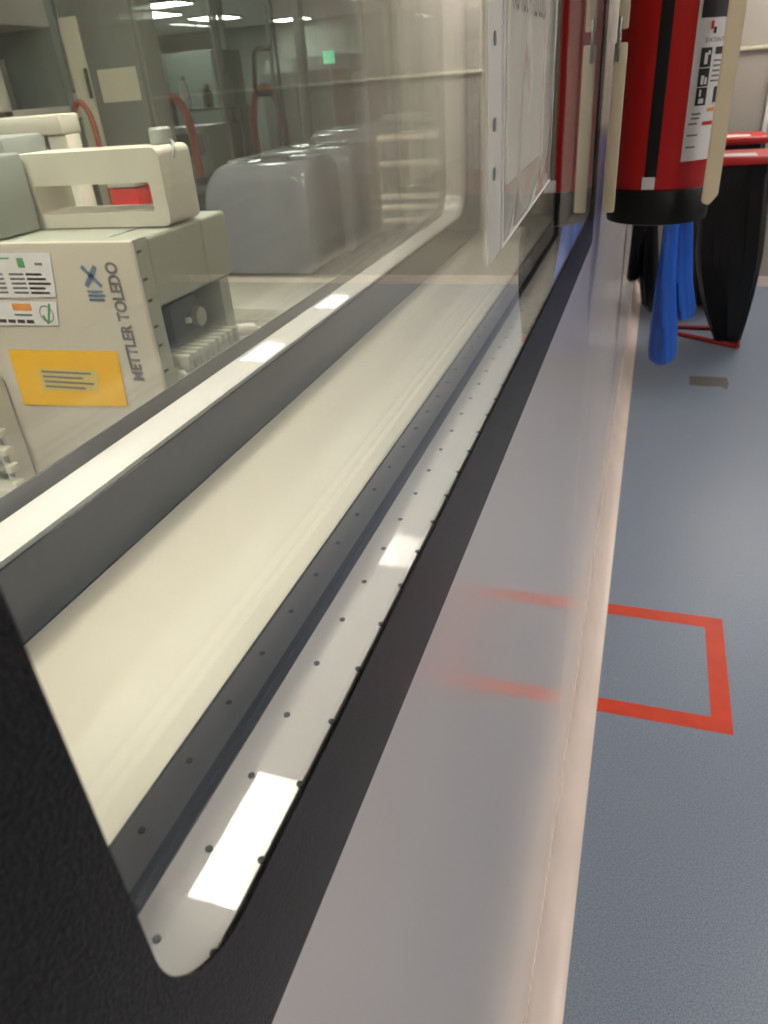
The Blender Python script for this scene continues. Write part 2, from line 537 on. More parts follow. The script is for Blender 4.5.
def on_label(name, a0, a1, z0, z1, mat):
    return cyl_patch(name, 20 + (a0 - 28) * 1.1, 20 + (a1 - 28) * 1.1, z0, z1, mat, lab, 0.0011, 24)
on_label('label_band', 31, 106, 1.627, 1.66, 'ink')
on_label('pictogram', 35, 46.5, 1.580, 1.599, 'ink')
on_label('pictogram', 35, 46.5, 1.561, 1.579, 'ink')
on_label('pictogram', 35, 46.5, 1.542, 1.560, 'ink')
on_label('pictogram', 56, 66, 1.544, 1.560, 'ink')
on_label('pictogram', 51, 62, 1.592, 1.599, 'ink')
on_label('red_flash', 46, 60, 1.521, 1.525, 'red_ink')
on_label('red_flash', 50, 60, 1.535, 1.539, 'orange_ink')
on_label('logo_mark', 42, 45, 1.616, 1.624, 'red_ink')
on_label('logo_mark', 45.5, 48.5, 1.612, 1.618, 'ink')
for k, (a0, a1, z) in enumerate(((33, 43, 1.5335), (33, 42, 1.529), (31, 40, 1.5235), (31, 42, 1.5115), (31, 41, 1.499), (50, 62, 1.586), (50, 60, 1.581), (50, 62, 1.576), (50, 60, 1.571), (49, 61, 1.566))):
    on_label('print_line', a0, a1, z - 0.0009, z + 0.0009, 'ink_grey')
# white figures inside the pictograms
for (a0, a1, z0, z1) in ((39, 42.5, 1.583, 1.594), (42.5, 45, 1.592, 1.596), (38, 41, 1.563, 1.572), (42, 44.5, 1.563, 1.570), (38, 43.5, 1.544, 1.549), (38, 40, 1.551, 1.558)):
    cyl_patch('pictogram_figure', 20 + (a0 - 28) * 1.1, 20 + (a1 - 28) * 1.1, z0, z1, 'label_white', lab, 0.0014, 8)
def cyl_text(body_, a0, z, size, width_deg, mat):
    me = text_mesh(body_, size)
    xs = [v.co.x for v in me.vertices]
    k = math.radians(width_deg) / (max(xs) - min(xs))
    x0 = min(xs)
    for v in me.vertices:
        a = math.radians(a0) + (v.co.x - x0) * k
        r = ER + 0.0013
        v.co = Vector((EX + r * math.sin(a), EY - r * math.cos(a), z + v.co.y))
    return link('lettering', me, MT[mat], lab)
cyl_text('EXTINTOR', 31, 1.604, 0.0062, 36, 'ink_grey')
# valve, lever and hanging hook (above the picture)
bm = bmesh.new(); lathe(bm, [(0.02, 1.895), (0.022, 1.90), (0.022, 1.935), (0.012, 1.94), (0.012, 1.955)], (EX, EY), 20)
obj('valve', bm, MT['steel'], t, smooth=True)
B('lever', (EX - 0.009, EY - 0.10, 1.955), (EX + 0.009, EY + 0.03, 1.963), 'rubber', t, bevel=0.003)
B('carry_handle', (EX - 0.009, EY - 0.09, 1.925), (EX + 0.009, EY + 0.0, 1.932), 'rubber', t, bevel=0.003)
B('wall_hook', (WX, EY - 0.012, 1.90), (EX - 0.015, EY + 0.012, 1.925), 'steel', t, bevel=0.002)

# --- ivory guard bars beside the extinguisher (one against the wall, one on the corridor side)
t = thing('extinguisher_guard', 'ivory painted flat-bar guard around the red fire extinguisher', 'guard bar', (0.0, 0.98, 1.43))
def bar(name, x0, x1, y0, y1, z0, z1):
    return B(name, (x0, y0, z0), (x1, y1, z1), 'ivory', t, bevel=0.002)
bm = bmesh.new()
v = []
for y in (0.977, 0.983):
    for (x, z) in ((0.0545, 1.445), (0.0625, 1.4415), (0.0715, 1.453), (0.0715, 1.98), (0.0545, 1.98)):
        v.append(bm.verts.new((x, y, z)))
bm.faces.new(v[:5]); bm.faces.new(v[5:][::-1])
for k in range(5):
    j = (k + 1) % 5
    bm.faces.new((v[k], v[j], v[5 + j], v[5 + k]))
bmesh.ops.bevel(bm, geom=list(bm.edges), offset=0.0012, segments=2, affect='EDGES')
obj('front_bar', bm, MT['ivory'], t, smooth=True)
bar('top_bridge', WX, 0.0715, 0.977, 0.983, 1.98, 1.992)
B('wall_flange', (WX, 0.978, 1.95), (WX + 0.004, 1.05, 1.98), 'ivory', t, bevel=0.001)
bar('rear_bar', -0.056, -0.042, 0.977, 0.982, 1.436, 1.610)
bar('rear_bar', -0.054, -0.043, 0.978, 0.983, 1.622, 1.98)
B('clip', (-0.0535, 0.972, 1.592), (-0.0500, 0.978, 1.634), 'steel', t, bevel=0.001)

# --- document sleeve on the outer glass
SX = -0.0652
t = thing('document_sleeve', 'punched clear plastic sleeve holding a printed sheet on the window glass', 'document sleeve', (SX, 0.42, 1.52))
def sheet(name, outline, x0, x1, mat, parent, sub=0, wob=0.0):
    bm = bmesh.new()
    a = [bm.verts.new((x0, y, z)) for y, z in outline]
    b = [bm.verts.new((x1, y, z)) for y, z in outline]
    bm.faces.new(a); bm.faces.new(b[::-1])
    for k in range(len(outline)):
        j = (k + 1) % len(outline)
        bm.faces.new((a[k], a[j], b[j], b[k]))
    return obj(name, bm, MT[mat], parent)
def film(name, y0, y1, z0, z1, x, amp, mat, parent, ny=34, nz=60):
    """Softly creased plastic film: a gridded sheet 0.2 mm thick."""
    bm = bmesh.new()
    rnd = random.Random(3)
    ph = [rnd.uniform(0, 6.28) for _ in range(6)]
    def h(u, v):
        w = abs(math.sin(2.2 * u * 3.14 + 0.7 * math.sin(3 * v + ph[0]) + ph[1])) ** 3
        w += 0.6 * abs(math.sin(5.1 * u + 2.4 * v + ph[2])) ** 6
        w += 0.5 * abs(math.sin(9 * u - 1.7 * v + ph[3])) ** 8
        e = min(1.0, 8 * min(u, 1 - u)) * min(1.0, 10 * v)
        return amp * w * e
    gr = []
    for i in range(ny + 1):
        u = i / ny
        col = []
        for j in range(nz + 1):
            v_ = j / nz
            zb = z0 + (0.0085 if name else 0) * u
            col.append(bm.verts.new((x + h(u, v_), y0 + (y1 - y0) * u, zb + (z1 - zb) * v_)))
        gr.append(col)
    for i in range(ny):
        for j in range(nz):
            bm.faces.new((gr[i][j], gr[i + 1][j], gr[i + 1][j + 1], gr[i][j + 1]))
    return obj(name, bm, MT[mat], parent, smooth=True)
pap = sheet('paper_sheet', [(0.372, 1.545), (0.488, 1.548), (0.488, 1.735), (0.372, 1.735)], SX, SX + 0.0003, 'paper', t)
place_text('lettering', 'NO TOCAR EL COLO', 0.022, (SX + 0.0005, 0.378, 1.6135), (0, 1, 0), (0, 0, 1), 'ink', pap, width=0.104)
film('pocket', 0.352, 0.522, 1.5205, 1.748, SX + 0.0008, 0.0034, 'plastic', t)
mg = sheet('punched_margin', [(0.324, 1.5170), (0.3525, 1.5195), (0.3525, 1.748), (0.324, 1.748)], SX + 0.0002, SX + 0.0006, 'margin', t)
for z in (1.5535, 1.572, 1.602, 1.632, 1.662, 1.70):
    bm = bmesh.new()
    bmesh.ops.create_cone(bm, cap_ends=True, segments=14, radius1=0.0026, radius2=0.0026, depth=0.0004,
                          matrix=Matrix.Translation((SX + 0.0007, 0.336, z)) @ Matrix.Rotation(math.pi / 2, 4, 'Y'))
    obj('punch_hole', bm, MT['ink_grey'], mg)
# weld seam of the sleeve
T('weld_seam', [(SX + 0.0012, 0.353, 1.52), (SX + 0.0012, 0.353, 1.748)], 0.0007, 'label_white', t, 6)
T('weld_seam', [(SX + 0.0012, 0.353, 1.52), (SX + 0.0012, 0.522, 1.5285)], 0.0005, 'label_white', t, 6)

# --- aprons hanging on wall hooks
def lobed(name, lobes, mat, parent, n=56):
    """Hanging plastic: each lobe is a tapering folded tube given by (x, y, z, rx, ry) stations."""
    bm = bmesh.new()
    for st in lobes:
        rings = []
        for (x, y, z, rx_, ry_) in st:
            r_ = []
            for k in range(n):
                a = 2 * math.pi * k / n
                f = 1 + 0.16 * math.sin(4 * a + z * 9) + 0.08 * math.sin(7 * a + z * 15)
                r_.append(bm.verts.new((x + rx_ * f * math.cos(a), y + ry_ * f * math.sin(a), z)))
            rings.append(r_)
        for a, b in zip(rings, rings[1:]):
            for k in range(n):
                bm.faces.new((a[k], a[(k + 1) % n], b[(k + 1) % n], b[k]))
        bm.faces.new(rings[0][::-1]); bm.faces.new(rings[-1])
    return obj(name, bm, MT[mat], parent, smooth=True)
t = thing('plastic_apron', 'blue plastic apron hanging in two folds from a wall hook', 'apron', (0.03, 2.44, 0.75))
lobed('apron_sheet', [
    [(0.04, 2.44, 1.42, 0.03, 0.03), (0.055, 2.44, 1.28, 0.026, 0.03), (0.062, 2.43, 1.15, 0.022, 0.035), (0.066, 2.42, 1.0, 0.026, 0.04), (0.075, 2.42, 0.88, 0.034, 0.045), (0.082, 2.42, 0.79, 0.038, 0.045), (0.083, 2.42, 0.762, 0.034, 0.04), (0.081, 2.42, 0.748, 0.018, 0.022)],
    [(0.05, 2.46, 1.42, 0.03, 0.03), (0.085, 2.46, 1.28, 0.026, 0.03), (0.098, 2.47, 1.15, 0.026, 0.04), (0.110, 2.48, 1.0, 0.03, 0.045), (0.124, 2.48, 0.92, 0.034, 0.045), (0.130, 2.48, 0.885, 0.03, 0.04), (0.134, 2.48, 0.876, 0.014, 0.02)]], 'apron_blue', t)
T('hook', [(WX, 2.45, 1.45), (0.03, 2.45, 1.43), (0.07, 2.45, 1.425), (0.085, 2.45, 1.44)], 0.006, 'steel', t)
t = thing('plastic_apron', 'black plastic apron hanging from a hook beside the blue apron', 'apron', (-0.01, 2.52, 0.88))
lobed('apron_sheet', [
    [(-0.03, 2.56, 1.42, 0.02, 0.02), (-0.028, 2.56, 1.15, 0.022, 0.03), (-0.030, 2.56, 1.05, 0.020, 0.03), (-0.034, 2.56, 0.985, 0.017, 0.03), (-0.036, 2.56, 0.975, 0.009, 0.015)],
    [(-0.005, 2.57, 1.42, 0.02, 0.02), (0.000, 2.57, 1.15, 0.024, 0.03), (0.012, 2.57, 1.0, 0.028, 0.03), (0.026, 2.57, 0.90, 0.022, 0.03), (0.034, 2.57, 0.875, 0.010, 0.015)]], 'apron_black', t)
T('hook', [(WX, 2.565, 1.45), (-0.02, 2.565, 1.43), (0.01, 2.565, 1.425), (0.02, 2.565, 1.44)], 0.006, 'steel', t)

# --- waste bag stands
def bag_mesh(cx, cy, rx_, ry_, ztop, zbot, seed, lean):
    bm = bmesh.new()
    n = 40
    rings = []
    for i in range(25):
        u = i / 24
        z = ztop + (zbot - ztop) * u
        k = 0.90 + 0.14 * math.sin(min(1.0, u / 0.45) * math.pi / 2) if u < 0.45 else 1.04 - 0.60 * ((u - 0.45) / 0.55) ** 1.5
        if u < 0.05: k = 0.97
        r_ = []
        for j in range(n):
            a = 2 * math.pi * j / n
            f = 1 + 0.05 * math.sin(6 * a + seed) + 0.035 * math.sin(11 * a + 2 * u + seed) + 0.02 * math.sin(17 * a - 4 * u)
            c_, s_ = math.cos(a), math.sin(a)
            # rounded square section
            q = 1.0 / max(abs(c_), abs(s_)) ** 0.5
            r_.append(bm.verts.new((cx + lean * u * u + rx_ * k * f * c_ * q, cy + ry_ * k * f * s_ * q, z)))
        rings.append(r_)
    for a, b in zip(rings, rings[1:]):
        for j in range(n):
            bm.faces.new((a[j], a[(j + 1) % n], b[(j + 1) % n], b[j]))
    bm.faces.new(rings[-1])
    bm.faces.new(rings[0][::-1])
    return bm
def bag_stand(cx, cy, w, d, zl, label, lean):
    t = thing('bag_stand', label, 'waste stand', (cx, cy, 0))
    lid = B('lid', (cx - w / 2, cy - d / 2, zl - 0.045), (cx + w / 2, cy + d / 2, zl), 'red_plastic', t, bevel=0.015, seg=3)
    B('lid_sticker', (cx - w * 0.38, cy - d * 0.42, zl), (cx + w * 0.22, cy - d * 0.05, zl + 0.0015), 'label_white', lid)
    bm = bag_mesh(cx, cy, w * 0.47, d * 0.45, zl - 0.047, 0.035, cx * 9, lean)
    obj('black_bag', bm, MT['bag_black'], t, smooth=True)
    x0, x1, y0, y1 = cx - w * 0.52, cx + w * 0.52, cy - d * 0.56, cy + d * 0.62
    x0 -= 0.02
    for p in ([(x0, y0 + 0.36, 0.015), (x1 - 0.04, y0 + 0.10, 0.015)], [(x0, y1 + 0.02, 0.015), (x1, y1, 0.015)], [(x0, y0 + 0.36, 0.015), (x0, y1, 0.015)], [(x1 - 0.04, y0 + 0.10, 0.015), (x1, y1, 0.015)]):
        T('base_bar', p, 0.014, 'red_tube', t, 8)
    for x in (x0, x1):
        T('upright', [(x, y1, 0.015), (x, y1, zl - 0.05)], 0.012, 'red_tube', t, 8)
    return t
bag_stand(0.445, 5.02, 0.38, 0.40, 1.105, 'red-lidded stand with a full black waste bag beside the aprons', 0.10)
bag_stand(0.47, 5.85, 0.40, 0.40, 1.135, 'red-lidded waste stand with black bag next to the end wall', 0.0)

# ================================================================== LABORATORY
BZ = 0.98            # bench height
t = thing('lab_bench', 'pale laboratory bench running along behind the window', 'bench', (-1.0, 2.0, 0))
B('worktop', (-1.64, -0.4, BZ - 0.04), (-0.26, 5.2, BZ), 'bench', t, bevel=0.006)
for y0 in (-0.35, 1.0, 2.35, 3.75):
    B('base_cabinet', (-1.60, y0, 0.06), (-0.32, y0 + 1.3, BZ - 0.04), 'dev_white', t, bevel=0.004)
B('plinth', (-1.55, -0.35, 0.0), (-0.40, 5.1, 0.06), 'dark_eq', t)

# --- the instrument by the window
DX0, DX1, DY0, DY1, DZ1 = -0.80, -0.448, 0.587, 0.765, 1.482
t = thing('lab_instrument', 'beige instrument with yellow label, stickers and handle on top behind the window', 'instrument', (-0.6, 0.67, BZ))
B('housing', (DX0, DY0, BZ), (DX1, 0.5935, DZ1), 'dev_body', t, bevel=0.0025)
# side shell (facing the window): frame around a recess, curved lower lip
bm = bmesh.new()
box(bm, (DX0, 0.5937, BZ), (-0.49, DY1 + 0.01, DZ1 - 0.0005))
box(bm, (-0.49, 0.5937, BZ), (DX1 - 0.001, 0.613, DZ1 - 0.0005))
box(bm, (-0.49, 0.613, 1.414), (DX1 - 0.001, DY1, DZ1 - 0.001), 0.003)
box(bm, (-0.49, 0.734, BZ), (DX1 - 0.004, DY1 - 0.012, 1.412))
box(bm, (-0.49, 0.613, BZ), (DX1 - 0.002, 0.734, 1.352))
obj('side_shell', bm, MT['dev_side'], t, smooth=False)
# ribbed tray under the recess
for k in range(9):
    B('rib', (-0.47, 0.622 + k * 0.0125, 1.345), (-0.436, 0.630 + k * 0.0125, 1.362), 'dev_side', t, bevel=0.002)
B('tray', (-0.475, 0.615, 1.32), (-0.438, 0.74, 1.347), 'dev_side', t, bevel=0.006)
# recess interior
B('recess_back', (-0.4895, 0.6135, 1.352), (-0.4845, 0.733, 1.413), 'dev_dark', t)
B('recess_block', (-0.484, 0.645, 1.36), (-0.462, 0.70, 1.408), 'dark_eq', t, bevel=0.003)
bm = bmesh.new()
bmesh.ops.create_cone(bm, cap_ends=True, segments=24, radius1=0.011, radius2=0.010, depth=0.008,
                      matrix=Matrix.Translation((-0.459, 0.69, 1.384)) @ Matrix.Rotation(math.pi / 2, 4, 'Y'))
obj('recess_knob', bm, MT['dev_side'], t, smooth=True)
B('recess_clip', (-0.462, 0.667, 1.382), (-0.456, 0.672, 1.388), 'label_white', t, bevel=0.001)
for yy, zz in ((0.632, 1.372), (0.645, 1.378)):
    bm = bmesh.new(); bmesh.ops.create_uvsphere(bm, u_segments=10, v_segments=8, radius=0.004, matrix=Matrix.Translation((-0.478, yy, zz)))
    obj('recess_button', bm, MT['slot'], t, smooth=True)
T('side_seam', [(DX1 + 0.0002, 0.7105, DZ1 - 0.003), (DX1 + 0.0002, 0.7095, 1.413)], 0.0005, 'dev_grey', t, 6)
for z in (1.4704, 1.4451, 1.425, 1.3997, 1.3809, 1.3545):
    B('vent_slot', (DX1 - 0.003, 0.5955, z - 0.0013), (DX1 - 0.0004, 0.6025, z + 0.0013), 'slot', t, bevel=0.0006)
# cable and plug at the rear corner
T('cable', [(-0.44, 0.752, 1.352), (-0.425, 0.765, 1.346), (-0.405, 0.785, 1.332), (-0.395, 0.81, 1.30), (-0.40, 0.84, 1.2), (-0.42, 0.86, BZ + 0.005)], 0.004, 'dev_white', t, 8)
T('plug', [(-0.446, 0.742, 1.353), (-0.432, 0.758, 1.350)], 0.007, 'dev_white', t, 10)
# handle: a thick loop on top
HX0, HX1, HY0, HY1 = -0.63, -0.449, 0.66, 0.716
bm = bmesh.new()
out = rrect(HX0, HX1, DZ1 + 0.0005, 1.553, 0.008)
inn = rrect(HX0 + 0.025, HX1 - 0.016, DZ1 + 0.014, 1.523, 0.003)
fr = []
for y in (HY0, HY1):
    fr.append(([bm.verts.new((x, y, z)) for x, z in out], [bm.verts.new((x, y, z)) for x, z in inn]))
n = len(out)
for k in range(n):
    j = (k + 1) % n
    (ao, ai), (bo, bi) = fr
    bm.faces.new((ao[k], ao[j], ai[j], ai[k])); bm.faces.new((bo[k], bi[k], bi[j], bo[j]))
    bm.faces.new((ao[k], bo[k], bo[j], ao[j])); bm.faces.new((ai[k], ai[j], bi[j], bi[k]))
han = obj('handle', bm, MT['dev_white'], t, smooth=True)
T('handle_cable', [(-0.458, 0.70, 1.556), (-0.449, 0.690, 1.555), (-0.4455, 0.684, 1.549), (-0.4465, 0.682, 1.541)], 0.0016, 'dev_grey', han, 8)
bm = bmesh.new(); lathe(bm, [(0.011, 1.5535), (0.011, 1.566), (0.009, 1.568)], (-0.468, 0.70), 20)
obj('handle_knob', bm, MT['dev_grey'], han, smooth=True)
B('hinge_block', (-0.685, 0.60, DZ1 + 0.0005), (-0.604, 0.655, 1.556), 'dev_grey', t, bevel=0.004)
B('hinge_block', (-0.71, 0.665, DZ1 + 0.0005), (-0.633, 0.73, 1.57), 'dev_grey', t, bevel=0.006)
# print on the front (faces -Y, text runs upwards)
FY = DY0 - 0.0008
place_text('lettering', 'METTLER TOLEDO', 0.0185, (-0.4685, FY, 1.347), (0, 0, 1), (-1, 0, 0), 'ink_grey', t, bold=0.0007, width=0.117)
# crossed emblem with name lines
bm = bmesh.new()
def strip(bm, p0, p1, w):
    p0 = Vector(p0); p1 = Vector(p1); d = (p1 - p0).normalized(); nn = Vector((-d.y, d.x)) * w / 2
    q = [p0 + nn, p0 - nn, p1 - nn, p1 + nn]
    bm.faces.new([bm.verts.new((a.x, FY - 0.0002, a.y)) for a in q])
strip(bm, (-0.5085, 1.460), (-0.4905, 1.441), 0.004)
strip(bm, (-0.4925, 1.460), (-0.5085, 1.441), 0.005)
em = obj('emblem', bm, MT['blue_ink'], t)
for z, w in ((1.4365, 0.018), (1.4325, 0.020), (1.4285, 0.018)):
    B('emblem_line', (-0.509, FY - 0.0004, z - 0.0011), (-0.509 + w, FY, z + 0.0011), 'blue_ink', em)
def sticker(name, outline, mat, parent, y=FY, th=0.0006):
    bm = bmesh.new()
    a = [bm.verts.new((x, y, z)) for x, z in outline]; b = [bm.verts.new((x, y - th, z)) for x, z in outline]
    bm.faces.new(a); bm.faces.new(b)
    for k in range(len(outline)):
        j = (k + 1) % len(outline)
        bm.faces.new((a[k], a[j], b[j], b[k]))
    return obj(name, bm, MT[mat], parent)
yl = sticker('yellow_label', [(-0.636, 1.311), (-0.4975, 1.318), (-0.4925, 1.3775), (-0.6325, 1.374)], 'yellow', t)
tw = sticker('label_window', [(-0.603, 1.330), (-0.528, 1.333), (-0.524, 1.356), (-0.600, 1.354)], 'clear_tape', yl, FY - 0.0007, 0.0003)
for k in range(4):
    z = 1.352 - k * 0.0055
    B('label_line', (-0.596, FY - 0.0014, z - 0.0011), (-0.532 - 0.012 * (k % 2), FY - 0.0011, z + 0.0011), 'ink_grey', yl)
s1 = sticker('calibration_sticker', [(-0.640, 1.4285), (-0.5485, 1.4305), (-0.5405, 1.4725), (-0.640, 1.4725)], 'label_white', t)
for k in range(5):
    z = 1.4525 - k * 0.0045
    for (x0, x1, m_) in ((-0.632, -0.606, 'ink_grey'), (-0.598, -0.580, 'ink_grey'), (-0.577, -0.554 + 0.004 * (k % 3 - 1), 'ink')):
        B('print_line', (x0, FY - 0.0009, z - 0.0011), (x1, FY - 0.0005, z + 0.0011), m_, s1)
B('green_mark', (-0.583, FY - 0.001, 1.459), (-0.575, FY - 0.0005, 1.468), 'green_ink', s1)
B('print_line', (-0.62, FY - 0.0009, 1.467), (-0.592, FY - 0.0005, 1.4685), 'green_ink', s1)
B('print_line', (-0.562, FY - 0.0009, 1.461), (-0.553, FY - 0.0005, 1.4635), 'ink_grey', s1)
s2 = sticker('approval_sticker', [(-0.645, 1.400), (-0.5555, 1.402), (-0.5505, 1.426), (-0.643, 1.4255)], 'label_white', t)
B('orange_mark', (-0.607, FY - 0.001, 1.4165), (-0.583, FY - 0.0005, 1.4235), 'orange_ink', s2)
B('print_line', (-0.607, FY - 0.001, 1.411), (-0.585, FY - 0.0005, 1.413), 'ink_grey', s2)
for k in range(4):
    B('print_line', (-0.63 + 0.012 * k, FY - 0.001, 1.4035), (-0.621 + 0.012 * k, FY - 0.0005, 1.407), 'ink', s2)
bm = bmesh.new()
for k in range(20):
    a, b = 2 * math.pi * k / 20, 2 * math.pi * (k + 1) / 20
    q = [(0.0088, a), (0.0088, b), (0.0075, b), (0.0075, a)]
    bm.faces.new([bm.verts.new((-0.566 + r * math.cos(x), FY - 0.0008, 1.4135 + r * math.sin(x))) for r, x in q])
obj('tick_circle', bm, MT['ink_grey'], s2)
bm = bmesh.new()
strip(bm, (-0.571, 1.412), (-0.567, 1.4035), 0.0026); strip(bm, (-0.567, 1.4035), (-0.559, 1.424), 0.0026)
for v_ in bm.verts: v_.co.y = FY - 0.0010
obj('tick_mark', bm, MT['green_ink'], s2)

# --- white slotted rack in front of the instrument
t = thing('slotted_rack', 'white slotted plastic rack standing against the beige instrument', 'rack', (-0.72, 0.56, BZ))
def bars(bm, lst):
    for a, b in lst:
        box(bm, a, b, 0.0015)
bm = bmesh.new()
bars(bm, [((-0.668, 0.560, BZ), (-0.652, 0.585, 1.345)), ((-0.80, 0.560, BZ), (-0.79, 0.585, 1.345)),
          ((-0.80, 0.545, 1.21), (-0.652, 0.585, 1.222)), ((-0.80, 0.555, 1.333), (-0.668, 0.585, 1.345)),
          ((-0.80, 0.555, 1.275), (-0.668, 0.585, 1.283)), ((-0.80, 0.545, BZ), (-0.652, 0.585, BZ + 0.012))])
rk = obj('rack_frame', bm, MT['dev_white'], t, smooth=True)
for k in range(6):
    z = 1.222 + k * 0.021
    B('rack_tab', (-0.6545, 0.548, z), (-0.6465, 0.562, z + 0.008), 'dev_white', t, bevel=0.001)
for z in (1.312, 1.292, 1.272, 1.250, 1.232):
    B('rack_slot', (-0.6645, 0.5592, z), (-0.6565, 0.5605, z + 0.009), 'cab_grey', t)
for k in range(5):
    z = 1.235 + k * 0.022
    B('rack_shelf', (-0.79, 0.56, z), (-0.668, 0.58, z + 0.003), 'dev_side', t)

# --- red boxes behind the handle
t = thing('reagent_box', 'red box with pale lid on the bench behind the instrument handle', 'box', (-0.75, 1.0, BZ))
B('carton', (-0.738, 0.95, BZ), (-0.694, 0.99, 1.487), 'red_plastic', t, bevel=0.003)
B('carton_lid', (-0.740, 0.948, 1.4875), (-0.692, 0.992, 1.515), 'dev_white', t, bevel=0.003)
t = thing('reagent_box', 'slim red box with grey cap on the bench behind the instrument handle', 'box', (-0.62, 1.02, BZ))
B('carton', (-0.682, 0.96, BZ), (-0.664, 0.99, 1.495), 'red_plastic', t, bevel=0.003)
B('carton_lid', (-0.684, 0.958, 1.4955), (-0.662, 0.992, 1.51), 'dev_grey', t, bevel=0.003)
# white rack posts seen through the handle
t = thing('sample_holder', 'white upright sample holder with dark tubes behind the instrument handle', 'holder', (-0.95, 1.0, BZ))
B('post', (-0.805, 0.93, BZ), (-0.772, 0.96, 1.56), 'dev_white', t, bevel=0.003)
B('post', (-0.93, 0.93, BZ), (-0.90, 0.96, 1.56), 'dev_white', t, bevel=0.003)
B('cross_beam', (-0.93, 0.925, 1.56), (-0.772, 0.965, 1.585), 'dev_white', t, bevel=0.003)
B('dark_insert', (-0.90, 0.935, 1.40), (-0.805, 0.955, 1.50), 'dark_eq', t, bevel=0.004)

# --- row of rounded grey machines on the bench
def machine(x0, x1, y0, y1, z1, r, label, group):
    t = thing('rounded_machine', label, 'machine', ((x0 + x1) / 2, (y0 + y1) / 2, BZ), group)
    bm = bmesh.new()
    prof = [(x1 - 0.02, BZ + 0.012), (x1, BZ + 0.03)]
    for k in range(9):
        a = math.radians(90 * k / 8)
        prof.append((x1 - r * 0.5 + r * 0.5 * math.cos(a), z1 - r * 0.5 + r * 0.5 * math.sin(a)))
    for k in range(13):
        a = math.radians(90 + 90 * k / 12)
        prof.append((x0 + r + r * math.cos(a), z1 - r + r * math.sin(a)))
    prof += [(x0, BZ + 0.03), (x0 + 0.02, BZ + 0.012)]
    rows = []
    RF = 0.075
    st = [(y0 + RF * (1 - math.sin(math.radians(90 * k / 8))), RF * (1 - math.cos(math.radians(90 * k / 8))) ) for k in range(8, -1, -1)]
    st += [(y1 - 0.02, 0.0), (y1, 0.02)]
    cx, cz = (x0 + x1) / 2, BZ + 0.012
    for y, dz in st:
        kz = (z1 - dz - cz) / (z1 - cz)
        kx = 1 - 0.35 * dz / (x1 - x0)
        rows.append([bm.verts.new((cx + (x - cx) * kx, y, cz + (z - cz) * kz)) for x, z in prof])
    n = len(prof)
    for a, b in zip(rows, rows[1:]):
        for k in range(n):
            bm.faces.new((a[k], a[(k + 1) % n], b[(k + 1) % n], b[k]))
    bm.faces.new(rows[0]); bm.faces.new(rows[-1][::-1])
    obj('casing', bm, MT['mach'], t, smooth=True)
    for sx in (x0 + 0.05, x1 - 0.05):
        for sy in (y0 + 0.05, y1 - 0.05):
            bm = bmesh.new(); lathe(bm, [(0.018, BZ), (0.02, BZ + 0.016)], (sx, sy), 12)
            obj('foot', bm, MT['rubber'], t)
    B('lid_seam', (x0 + 0.004, y0 + 0.06, (BZ + z1) / 2 + 0.05), (x1 + 0.0015, y1 - 0.04, (BZ + z1) / 2 + 0.053), 'cab_grey', t)
    B('side_vent', (x1 - 0.004, y0 + 0.08, BZ + 0.06), (x1 + 0.002, y1 - 0.08, BZ + 0.10), 'cab_grey', t, bevel=0.001)
    return t
machine(-1.60, -1.165, 2.58, 2.90, 1.372, 0.10, 'rounded grey machine at the front of the row on the bench', 'rounded grey bench machines')
machine(-1.60, -1.14, 2.97, 3.42, 1.385, 0.08, 'rounded grey machine in the middle of the row on the bench', 'rounded grey bench machines')
machine(-1.58, -1.10, 3.50, 4.20, 1.42, 0.08, 'rounded grey machine at the back of the row on the bench', 'rounded grey bench machines')
machine(-1.50, -1.02, 4.30, 5.00, 1.44, 0.07, 'rounded grey machine beyond the row near the bench end', 'rounded grey bench machines')
# added wire rack; its cream front rails imitate lamp glints on the machines
t = thing('glint_rack', 'added wire rack with cream rails imitating light stripes beside the grey machines', 'rack', (-0.9, 3.1, BZ))
MT['glint_cream'] = pmat('glint_cream', (240, 226, 204), 0.15, var=0.0)  # pale colour standing in for lamp highlights
MT['polished'] = pmat('polished_steel', (226, 216, 200), 0.14, metal=1.0, var=0.0)
for z in (1.405, 1.315, 1.196, 1.155, 1.105):
    T('glint_rail', [(-1.03, 3.0, z), (-0.72, 3.0, z)], 0.011, 'glint_cream', t, 16)
for z in (1.405, 1.196):
    T('rear_rail', [(-1.03, 3.3, z), (-0.72, 3.3, z)], 0.0085, 'polished', t, 16)
    for x in (-1.03, -0.72):
        T('side_rail', [(x, 3.0, z), (x, 3.3, z)], 0.006, 'polished', t, 10)
for x in (-1.03, -0.72):
    for y in (3.0, 3.3):
        T('rack_post', [(x, y, BZ), (x, y, 1.42)], 0.008, 'polished', t, 10)
# flat trays on the bench
t = thing('bench_tray', 'shallow pale tray lying on the bench before the grey machines', 'tray', (-1.2, 2.2, BZ))
B('tray_base', (-1.45, 2.0, BZ), (-0.95, 2.4, BZ + 0.012), 'dev_white', t, bevel=0.004)
for a, b in (((-1.45, 2.0, BZ + 0.012), (-1.44, 2.4, BZ + 0.04)), ((-0.96, 2.0, BZ + 0.012), (-0.95, 2.4, BZ + 0.04)), ((-1.44, 2.0, BZ + 0.012), (-0.96, 2.01, BZ + 0.04)), ((-1.44, 2.39, BZ + 0.012), (-0.96, 2.4, BZ + 0.04))):
    B('tray_rim', a, b, 'dev_white', t, bevel=0.002)

